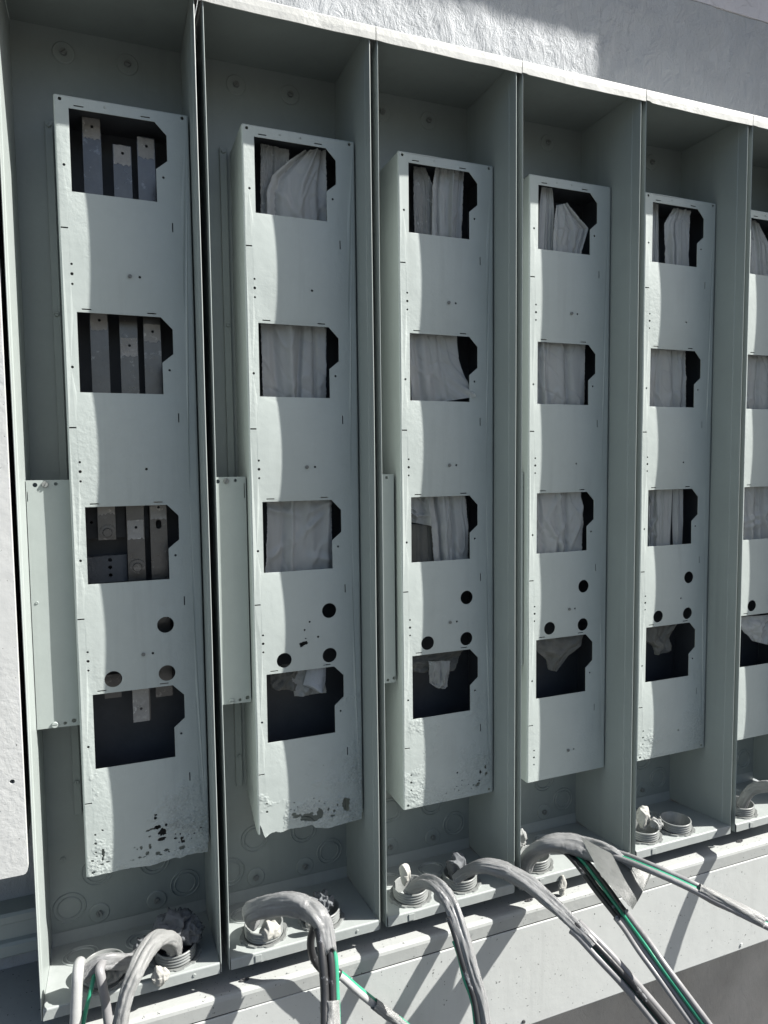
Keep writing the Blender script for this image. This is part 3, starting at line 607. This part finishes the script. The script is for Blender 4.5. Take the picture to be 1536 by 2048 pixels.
# ------------------------------------------------------------------ masking sheets in the openings
def sheet_mesh(kind, y, rows, seed, fwd=0):
    """rows: [(left xz),(right xz)] top to bottom; folds hang down the sheet"""
    nu, nv = 56, 60
    rr = [(Vector(a), Vector(b)) for a,b in rows]
    seg = len(rr)-1; rnd = random.Random(seed)
    folds = [(rnd.uniform(.08,.95), rnd.uniform(.03,.075), rnd.choice((-1,1))*rnd.uniform(.004,.009), rnd.uniform(-.08,.08)) for _ in range(4)]
    cr_ = [(rnd.random(), rnd.random(), rnd.uniform(0,3.1), rnd.uniform(.005,.010)) for _ in range(7)]
    bm = bmesh.new(); G = []
    for j in range(nv+1):
        t = j/nv; s = min(int(t*seg), seg-1); f = t*seg-s
        a = rr[s][0].lerp(rr[s+1][0], f); b = rr[s][1].lerp(rr[s+1][1], f); row = []
        for i in range(nu+1):
            u = i/nu; p = a.lerp(b, u); d = 0
            nz = noise.fractal((u*2.4+seed, t*1.6, seed*.7), 1, 2, 4)
            if kind in ('pleat','plain','crush','curlcorner','speck','dark'):
                k = 1 if kind in ('pleat','crush','curlcorner') else .35
                for (c,w_,h_,sl_) in folds: d += k*h_*math.exp(-((u-c-sl_*(t-.5))/w_)**2)
                d += k*.0025*abs(noise.noise((u*4.5+seed, t*.8, 3)))
                if kind in ('pleat','crush','curlcorner'):                                # sharp pressed creases
                    k3 = noise.noise((u*3.1+seed*2, t*1.3, 9)); d += .0026*max(0,1-abs(k3)/.10)
                    k3 = noise.noise((u*2.0-t*2.2+seed, t*1.1+u, 4)); d -= .0016*max(0,1-abs(k3)/.07)
                if kind != 'plain': # gathered foot and head
                    g = max(0,(t-.78)/.22)+max(0,(.14-t)/.14)*.7
                    d += g*.0035*abs(noise.noise((u*26+seed, t*9, 1)))
                if kind == 'crush':
                    for (c0,c1,an,h_) in cr_:
                        q = (u-c0)*math.cos(an)+(t-c1)*math.sin(an); d += h_*max(0,1-abs(q)/.07)*max(0,1-math.hypot(u-c0,t-c1)/.45)
                if kind == 'curlcorner' and u > .5 and t > .45:
                    q = (u-.5)*(t-.45)*3.2; d += .03*q*q+.012*q
                    d += .005*math.sin((u-t)*26)*q
                if kind == 'speck': d += .002*noise.noise((u*22,t*22,seed))
            elif kind == 'flap':
                d += .008*nz+.005*abs(noise.noise((u*3+seed,t*3,5)))+.006*t
                q = u*.8+t*.6-.8; d += .006*max(0,1-abs(q)/.12)
            elif kind == 'curl':
                d += .022*math.sin(math.pi*u)*(.35+.65*t)
            d += .002*nz
            if (i in (0,nu)) and kind in ('pleat','crush','flap','speck'): p = p+Vector((rnd.uniform(-.0008,.0008),0))
            row.append(bm.verts.new((p.x, y-d, p.y)))
        G.append(row)
    for j in range(nv):
        for i in range(nu): bm.faces.new((G[j][i],G[j][i+1],G[j+1][i+1],G[j+1][i]))
    fs = bm.faces[:]
    bmesh.ops.solidify(bm, geom=fs, thickness=.0006)
    return fin(bm,'sheet')
LV = ['top','second','third','bottom']
LOOK = {(2,0):'crinkled with a folded left half',(2,1):'in straight pleats',(2,2):'creased from lower left',(2,3):'torn, with a pale curled end',
 (3,0):'split by a pointed gap at its top',(3,1):'lower right corner curled outwards',(3,2):'torn at left over a dark backing',(3,3):'draped with a pale rectangular flap',
 (4,0):'narrow strip beside a bulging fold',(4,1):'almost smooth with soft pleats',(4,2):'with a long sagging crease',(4,3):'hanging down to a narrow point',
 (5,0):'narrow with dark gaps',(5,1):'with soft vertical pleats',(5,2):'in three separate strips',(5,3):'small ragged tail in the dark',
 (6,0):'with a slanting top',(6,1):'with shallow pleats',(6,2):'bunched at left',(6,3):'bulging and round'}
CT = ['','leftmost','second','third','fourth','fifth','sixth']
for (i,k), L in SHEETS.items():
    root = thing('masking_sheet', f'grey sheet {LOOK[(i,k)]}, {LV[k]} opening of {CT[i]} cabinet', 'masking sheet', ((i-1)*S, YP, OP[k]-.08), 'masking sheets in the meter openings')
    for q, (kind, y, rows) in enumerate(L):
        me = sheet_mesh(kind, y, rows, i*7.3+k*3.1+q)
        for v in me.vertices: v.co -= Vector((0, YP, OP[k]-.08))
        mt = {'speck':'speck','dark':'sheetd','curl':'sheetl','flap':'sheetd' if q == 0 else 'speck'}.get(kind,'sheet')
        if i == 6 and k == 3: mt = 'sheet'
        link('sheet', me, mt, root, True)

# ------------------------------------------------------------------ conduit hubs on the trays
def hub_mesh(r=.043, h=.032):
    bm = bmesh.new(); prof = [(r-.010,-.028),(r-.004,h-.001),(r-.003,h),(r-.0008,h-.0005)]
    z = h-.002
    while z > .006:
        prof += [(r,z),(r,z-.0022),(r-.0022,z-.0036),(r-.0022,z-.0046)]; z -= .0062
    prof += [(r-.002,-.004),(r-.006,-.008),(r-.008,-.029)]
    lathe(bm, prof, 56); return fin(bm,'pipe')
def nut_mesh(r=.043):
    bm = bmesh.new(); n = 64; rows = []
    for rr_, z in ((r+.001,.001),(r+.001,.0075),(None,.0088),(None,.002),(None,-.0005)):
        ring = []
        for k in range(n):
            a = 2*math.pi*k/n; q = rr_ if rr_ else r+.008+(.0035 if (k % 8) in (1,2,3,4) else 0)+(0 if z < .008 else -.0015)
            ring.append(bm.verts.new((q*math.cos(a), q*math.sin(a), z)))
        rows.append(ring)
    for A,B in zip(rows,rows[1:]):
        for k in range(n): bm.faces.new((A[k],A[(k+1)%n],B[(k+1)%n],B[k]))
    return fin(bm,'locknut')
def hub(i, x, y, label):
    root = thing('conduit_hub', label, 'conduit', ((i-1)*S+x, y, fzz(y)), 'threaded conduit hubs on the cabinet trays')
    link('pipe', cached('pipe', hub_mesh), 'hub', root, True)
    n1 = link('locknut', cached('nut', nut_mesh), 'hub', root, False); n1.rotation_euler.z = i*.7+x*9
    n2 = link('locknut', cached('nut2', nut_mesh), 'slot', root, False, (0,0,-.016)); n2.scale = (.84,.84,1); n2.rotation_euler = (math.pi,0,i+.3)  # lower locknut coloured near-black to hold the shade under the tray
    return root
def fzz(y): return -.0278*max(0,y-.003)/(D-.007)
HA, HB = (.084,.061), (.219,.062)
hub(1,.110,.060,'threaded conduit hub under the taped cables in the leftmost cabinet')
hub(1,.253,.062,'threaded conduit hub stuffed with a dark shaggy rag in the leftmost cabinet')
hub(2,*HA,'threaded conduit hub with a cable bundle arching out, left in the second cabinet')
hub(2,*HB,'threaded conduit hub stuffed with dark cloth, right in the second cabinet')
hub(3,*HA,'threaded conduit hub with an upright pale rag, left in the third cabinet')
hub(3,*HB,'threaded conduit hub with dark cloth and an arching cable, right in the third cabinet')
hub(4,.076,.062,'threaded conduit hub half hidden by the widest cable wrap')
hub(5,.076,.060,'threaded conduit hub stuffed with a thick pale rag in the fifth cabinet')
hub(5,.190,.058,'empty open threaded conduit hub in the fifth cabinet')
hub(6,.076,.060,'threaded conduit hub in the sixth cabinet at the right edge')

# ------------------------------------------------------------------ rags
def crumple(sx, sy, sz, seed, f=30, amp=.4, sub=5):
    bm = bmesh.new(); bmesh.ops.create_icosphere(bm, subdivisions=sub, radius=1)
    for v in bm.verts:
        p = v.co.copy(); q = Vector((p.x*sx,p.y*sy,p.z*sz))*f
        w_ = Vector((noise.noise(q*.5), noise.noise(q*.5+Vector((5,0,0))), 0))*1.2
        r = 1-abs(noise.noise(q*.8+w_+Vector((seed,0,0))))*amp*1.5-abs(noise.noise(q*1.9+w_+Vector((0,seed,0))))*amp*.55+amp*.8*noise.noise(q*.35+Vector((seed,seed,0)))
        v.co = Vector((p.x*sx*r, p.y*sy*r, p.z*sz*r+ (sz*.25*noise.noise(q*1.4) if p.z > 0 else 0)))
    return fin(bm,'rag')
def rag(i, x, y, z, s, seed, mat, label, f=30, amp=.4):
    o = link('rag', crumple(*s, seed, f, amp), mat, None, True, ((i-1)*S+x, y, z)); return tag(o, label, 'rag', 'rags stuffed in the conduit hubs')
rag(1,.258,.080,.046,(.058,.046,.044),3.3,'ragd','dark shaggy rag bulging from the right hub of the leftmost cabinet',42,.55)
rag(1,.190,.075,.030,(.022,.020,.020),9.1,'ragd','small dark shaggy rag clump left of the big dark rag in the leftmost cabinet',60,.55)
rag(1,.218,-.004,.012,(.022,.014,.028),5.3,'ragw','pale twisted rag ends under the arched white wrap in the leftmost cabinet',30,.34)
rag(1,.128,.03,.028,(.052,.028,.020),5.9,'rag','flattened paint-stiff rag over the left hub of the leftmost cabinet',40,.4)
rag(2,.219,.058,.036,(.030,.028,.030),6.1,'ragd','dark twisted cloth standing in the right hub of the second cabinet',46,.55)
rag(2,.186,.012,.030,(.024,.012,.020),7.7,'ragw','pale folded cloth corner beside the right hub of the second cabinet',22,.3)
rag(2,.092,.030,.020,(.024,.020,.024),8.8,'ragw','pale knotted rag inside the left hub of the second cabinet',32,.33)
rag(3,.070,.062,.055,(.016,.015,.032),2.2,'ragw','upright pale rag in the left hub of the third cabinet',28,.34)
rag(3,.215,.062,.040,(.030,.022,.034),4.6,'ragd','dark cloth folds in the right hub of the third cabinet',30,.5)
rag(4,.040,.075,.060,(.030,.022,.030),1.9,'rag','frayed grey rag behind the widest cable wrap in the fourth cabinet',44,.5)
rag(5,.078,.060,.050,(.022,.020,.036),3.9,'ragw','thick pale rag standing in the left hub of the fifth cabinet',34,.35)
rag(5,.105,.040,.036,(.020,.016,.020),6.6,'rag','crumpled small rag on the hub rim beside the thick pale rag in the fifth cabinet',50,.5)
rag(4,.118,-.004,-.035,(.012,.008,.032),8.1,'ragw','pale rag end hanging below the tray lip of the fourth cabinet',40,.4)

# ------------------------------------------------------------------ cables
def cable(parent, P, r, mat, du=0, dv=0, tw=0, seed=0, s0=0, s1=1, name='cable'):
    C = catmull(P, 10); n = len(C)-1; C = C[int(n*s0):int(n*s1)+1]
    bm = bmesh.new()
    def off(s):
        a = tw*(s0+(s1-s0)*s)+seed; q = 1+.5*noise.noise((s*2.5,seed,2)); return (q*(du*math.cos(a)-dv*math.sin(a)), q*(du*math.sin(a)+dv*math.cos(a)))
    tube(bm, C, r, 14, None, True, off); return link(name, fin(bm,name), mat, parent, True)
def wrapm(parent, P, rad, mat, seed, s0=0, s1=1, flat=1, amp=.22, n=56, name='wrap', ragged=0, dens=18):
    C = catmull(P, dens); nn = len(C)-1; C = C[int(nn*s0):int(nn*s1)+1]
    bm = bmesh.new()
    def fn(s,a):
        L_ = 0; tw_ = seed+s*1.6                                                         # sleeve drawn over three cables
        for q in range(3):
            dlt = a-(tw_+q*2.094+.25*math.sin(seed+q)); c_ = .48*math.cos(dlt); h_ = .5**2-(.48*math.sin(dlt))**2
            if h_ > 0: L_ = max(L_, c_+math.sqrt(h_))
        L_ = max(L_, .83)
        ax = noise.noise((math.cos(a)*1.1+seed, math.sin(a)*1.1, s*2.4))
        k1 = abs(noise.noise((math.cos(a)*3+seed, math.sin(a)*3, s*5+a*.6)))              # slanting creases
        k2 = abs(noise.noise((math.cos(a)*1.6, math.sin(a)*1.6+seed, s*24)))
        dlt = (a-seed*1.7-.7*math.sin(s*2.5)+math.pi)%(2*math.pi)-math.pi                 # overlapping seam of the cloth
        seam = .16*max(0,1-dlt/.5) if dlt > 0 else 0
        v = L_*(1+amp*ax*.9)-amp*.75*k1-amp*.3*k2+seam*amp*3
        e = math.sqrt((math.cos(a))**2+(math.sin(a)*flat)**2)
        return v*e
    rings = tube(bm, C, rad, n, fn, False)
    if ragged:
        rnd = random.Random(seed)
        F = frames(C)
        for end, sgn in ((rings[-1],1),):
            t = F[-1][0]
            for k, v in enumerate(end): v.co += t*ragged*(.5+.9*noise.noise((k*.25,seed,0)))
    bmesh.ops.solidify(bm, geom=bm.faces[:], thickness=.0007)
    return link(name, fin(bm,name), mat, parent, True)
# leftmost cabinet, left bundle
b = thing('cable_bundle', 'three thin cables bent down over the tray edge at left of the leftmost cabinet', 'cable', (.09,0,.04)); org = Vector((.09,0,.04))
def rel(P, o): return [Vector(p)-o for p in P]
cable(b, rel(CAB['c1_light'],org), .0105, 'wire_w')
cable(b, rel(CAB['c1_green'],org), .0042, 'wire_g')
cable(b, rel(CAB['c1_dark'],org), .0088, 'wire_p')
wrapm(b, rel(CAB['c1_wrap'],org), .017, 'tape', 2.2, amp=.25)
# leftmost cabinet, white wrapped arch
org = Vector(CAB['c2'][0]); b = thing('cable_bundle', 'thick pale wrapped cable arching out of the right hub of the leftmost cabinet', 'cable', org)
P = rel(CAB['c2'],org)
wrapm(b, P, lambda s: .0185+.004*math.sin(math.pi*min(1,s*1.4)), 'tapew', 4.1, .08, 1, .85, .26)
for k in range(3): cable(b, P, .0062, 'wire_k', .006*math.cos(k*2.1), .006*math.sin(k*2.1), 0, k, 0, .14)
# second cabinet
org = Vector(CAB['c3'][0]); b = thing('cable_bundle', 'grey wrapped bundle with black and green cables hanging straight down from the second cabinet', 'cable', org)
P = rel(CAB['c3'],org)
wrapm(b, P, lambda s: .021+.007*math.sin(math.pi*s), 'tape', 6.3, .05, .70, .8, .2, ragged=.016)
for k,(mt,a,bb_,r) in enumerate((('wire_k',.014,0,.0088),('wire_k',-.004,-.002,.0082),('wire_g',-.0175,.002,.0062))):
    cable(b, P, r, mt, a, bb_, 0, 0, .6, 1)
wrapm(b, P, .0215, 'tapew', 8.3, .83, 1, 1, .22, name='lower_wrap')
org = Vector(CAB['c3b'][0]); b = thing('cable_bundle', 'cable looping behind the straight bundle of the second cabinet, taped further down', 'cable', org)
P = rel(CAB['c3b'],org)
cable(b, P, .0085, 'wire_k', .003, 0, 0, 0, 0, .5); cable(b, P, .0078, 'wire_w', .004, .004, 1, 1, .45, 1); cable(b, P, .0055, 'wire_g', -.008, .004, .6, .2, .45, 1)
wrapm(b, P, .0125, 'tapew', 5.7, .70, 1, 1, .3)
# third cabinet, left
org = Vector(CAB['c4'][0]); b = thing('cable_bundle', 'smooth grey wrapped cable arching steeply down from the left hub of the third cabinet', 'cable', org)
P = rel(CAB['c4'],org)
wrapm(b, P, lambda s: .0150+.006*math.sin(math.pi*min(1,s*1.15)), 'tape', 9.4, .03, 1, .85, .27)
cable(b, P, .0065, 'wire_k', .016, .0, .0, 0, .5, 1); cable(b, P, .0036, 'wire_g', .021, .003, .0, 0, .6, 1)
for k in range(2): cable(b, P, .0055, 'wire_p', .005*(-1)**k, .002, .4, k, 0, .08)
# third cabinet, right
org = Vector(CAB['c5'][0]); b = thing('cable_bundle', 'long grey wrapped cable from the right hub of the third cabinet', 'cable', org)
P = rel(CAB['c5'],org)
wrapm(b, P, lambda s: .0155+.0075*math.sin(math.pi*min(1,s*1.1)), 'tape', 11.2, .02, .76, .8, .25, ragged=.006)
for k,(mt,a,bb_,r) in enumerate((('wire_p',-.011,0,.0078),('wire_k',.0,-.005,.0065),('wire_g',.002,.006,.0050),('wire_p',.014,.002,.0072))):
    cable(b, P, r, mt, a, bb_, .5, 0, .68, 1)
# fourth cabinet
org = Vector(CAB['c6'][0]); b = thing('cable_bundle', 'bundle of bare black, green and grey cables running down right from the fourth cabinet', 'cable', org)
P = rel(CAB['c6'],org)
for k,(mt,a,bb_,r,mt2) in enumerate((('wire_k',-.0125,.0,.0068,'wire_p'),('wire_g',-.0035,-.003,.0040,'wire_g'),('wire_k',.006,.003,.0068,'wire_p'),('wire_k',.015,-.003,.0056,'wire_p'))):
    cable(b, P, r, mt, a, bb_, .9, 0, 0, .62); cable(b, P, r*.97, mt2, a, bb_, .9, 0, .61, 1)
org = Vector(CAB['c6w'][0]); b = thing('cable_wrap', 'widest grey cable wrap with a loose pointed cloth tail, hanging out of the fourth cabinet', 'cable wrap', org)
P = rel(CAB['c6w'],org)
wrapm(b, P, lambda s: .021+.015*math.sin(math.pi*min(1,s*.75)), 'tape', 13.9, 0, 1, .78, .2, ragged=.02)
# loose tail of cloth
def tail(parent, org, pts, nu=26, nv=30, seed=1):
    A = [Vector(p)-org for p in pts]      # tl, tr, br, bl
    bm = bmesh.new(); G = []
    for j in range(nv+1):
        t = j/nv; row = []
        l = A[0].lerp(A[3],t); r_ = A[1].lerp(A[2],t)
        for i in range(nu+1):
            u = i/nu; p = l.lerp(r_,u)
            d = .012*math.sin(math.pi*u)*(1-t*.3)+.009*math.sin(u*7.5+t*1.4+.4)*(.4+.6*t)+.004*noise.noise((u*3+seed,t*2,seed))+.0025*math.sin(u*11+t*3)
            p = p+Vector((0,-d,0)); 
            if j == nv: p += Vector((0,0,.004*noise.noise((u*9,seed,0))))
            row.append(bm.verts.new(p))
        G.append(row)
    for j in range(nv):
        for i in range(nu): bm.faces.new((G[j][i],G[j][i+1],G[j+1][i+1],G[j+1][i]))
    bmesh.ops.solidify(bm, geom=bm.faces[:], thickness=.0008)
    return link('loose_tail', fin(bm,'loose_tail'), 'hub', parent, True)
tail(b, org, TAIL)
org = Vector(CAB['c7'][0]); b = thing('cable_bundle', 'taped pair of grey cables with green between, running right across the fifth cabinet bottom', 'cable', org)
P = rel(CAB['c7'],org)
cable(b, P, .0062, 'wire_p', -.010, 0, .1, 0); cable(b, P, .0066, 'wire_p', .008, .002, .1, 0); cable(b, P, .0045, 'wire_g', .0, .002, .1, 0)
wrapm(b, P, .0150, 'tapew', 15.5, .66, .87, 1, .16)
org = Vector(CAB['c8'][0]); b = thing('cable_bundle', 'grey wrapped cable leaving the hub of the sixth cabinet at the right edge', 'cable', org)
P = rel(CAB['c8'],org)
wrapm(b, P, lambda s: .019+.004*math.sin(math.pi*s), 'tape', 17.5, .02, 1, .8, .24)
for k in range(2): cable(b, P, .0055, 'wire_p', .005*(-1)**k, .002, .4, k, 0, .06)

# ------------------------------------------------------------------ wire trough below the cabinets
tr = thing('wire_trough', 'long pale metal wire trough running below all the cabinets, striped with cable shadows', 'wire trough', (0,0,-.06))
def extr(name, prof, x0, x1, mat, parent, nx=60, wav=.0008, seed=0, closed=True):
    bm = bmesh.new(); rows = []
    for k in range(nx+1):
        x = x0+(x1-x0)*k/nx
        rows.append([bm.verts.new((x, a+wav*noise.noise((x*3,b*9,seed)), b+wav*noise.noise((x*3,b*9,seed+5)))) for a,b in prof])
    for A,B in zip(rows,rows[1:]):
        for k in range(len(prof) if closed else len(prof)-1): bm.faces.new((A[k],A[(k+1)%len(prof)],B[(k+1)%len(prof)],B[k]))
    if closed: bm.faces.new(rows[0]); bm.faces.new(rows[-1])
    return link(name, fin(bm,name), mat, parent)
z0 = .06
extr('top_ledge', [(.249,-.063+z0),(-.006,-.063+z0),(-.012,-.0645+z0),(-.0152,-.068+z0),(-.017,-.074+z0),(-.017,-.1015+z0),(-.0155,-.1022+z0),(-.0145,-.1015+z0),(-.0145,-.076+z0),(-.006,-.0655+z0),(.249,-.0655+z0)], -1.0, 3.6, 'ledge', tr, 120)
o = extr('front_cover', [(-.0175,-.1045+z0),(-.0185,-.1065+z0),(-.0185,-.366+z0),(-.0175,-.3685+z0),(-.0155,-.3685+z0),(-.0155,-.1045+z0)], -1.0, 3.6, 'cover', tr, 120, .0012, 4)
extr('trough_body', [(-.012,-.08+z0),(-.012,-.365+z0),(.2475,-.365+z0),(.2475,-.08+z0)], -.99, 3.59, 'slot', tr, 4, 0)
for x in (.35,1.075,1.809,2.5):
    screw(o, x, -.0185, -.352+z0, .005, .003, 'slot' if x < 1.2 else 'cover', k=1)
for x in (.3897,1.1097,1.8297):                   # small slotted clips lying on the ledge
    bm = bmesh.new(); 
    L = [[(x+.011*math.cos(a)*(1) , .0045*math.sin(a)) for a in frange(0,2*math.pi*.96,23)],[(x-.004+.003*math.cos(a), .0022*math.sin(a)) for a in frange(0,2*math.pi*.92,11)],[(x+.0045+.003*math.cos(a), .0022*math.sin(a)) for a in frange(0,2*math.pi*.92,11)]]
    bm = plate('clip', L, 0, .002)
    for v in bm.verts: v.co = Vector((v.co.x, .012+v.co.z, -.0605+z0-v.co.y+.0+.0))
    link('slotted_clip', fin(bm,'clip'), 'slot', tr)

bm = bmesh.new(); rnd = random.Random(77)
for k in range(260):
    x = rnd.uniform(-.05,2.3); y = rnd.uniform(-.012,.06)*(.4+.6*rnd.random()); r_ = rnd.uniform(.0006,.0022)
    vs = [bm.verts.new((x+r_*rnd.uniform(-1,1), y+r_*rnd.uniform(-1,1), -.0628+r_*rnd.uniform(0,.9))) for _ in range(5)]
    for f in ((0,1,2),(0,2,3),(0,3,4),(1,2,4)): bm.faces.new([vs[q] for q in f])
gr = link('paint_grit', fin(bm,'paint_grit'), 'ragd'); tag(gr, 'dark crumbs of old paint scattered along the trough ledge', 'debris', kind='stuff')

# ------------------------------------------------------------------ neighbouring enclosure at the left and strut channel under it
en = thing('metal_enclosure', 'rough pale grey enclosure left of the leftmost cabinet', 'enclosure', (-.25,0,.285))
bm = bmesh.new(); abox(bm, (-.5,-.010,0),(.238,.004,1.72),.003)
for v in bm.verts: pass
L = [[(-.5,0),(.230,0),(.2345,.0015),(.2375,.006),(.2385,.012),(.2385,1.70),(-.5,1.70)],circ(.2195,.182,.0045),circ(.2015,.775,.0048),circ(.2,.30,.0018),circ(.215,.56,.0015)]
bm.free(); bm = plate('door', L, -.012, .014); link('door', fin(bm,'door'), 'box', en)
box('body', (-.5,.0035,.012),(.226,.249,1.70), 'paint', en)
box('gasket', (.2265,.004,.02),(.2285,.02,1.69), 'slot', en)
st = thing('strut_channel', 'grey horizontal strut channel on the shaded wall left below the leftmost cabinet', 'channel', (-.3,.2,0))
extr('channel', [(.049,.095),(.0,.092),(-.004,.086),(-.004,.072),(.0,.070),(.006,.070),(.008,.062),(.008,.030),(.0,.026),(-.004,.02),(-.004,-.002),(.0,-.006),(.049,-.008)], -.6, .292, 'paint', st, 20, .0005)
# ------------------------------------------------------------------ things that the wall carries
sc.render.engine = 'CYCLES'
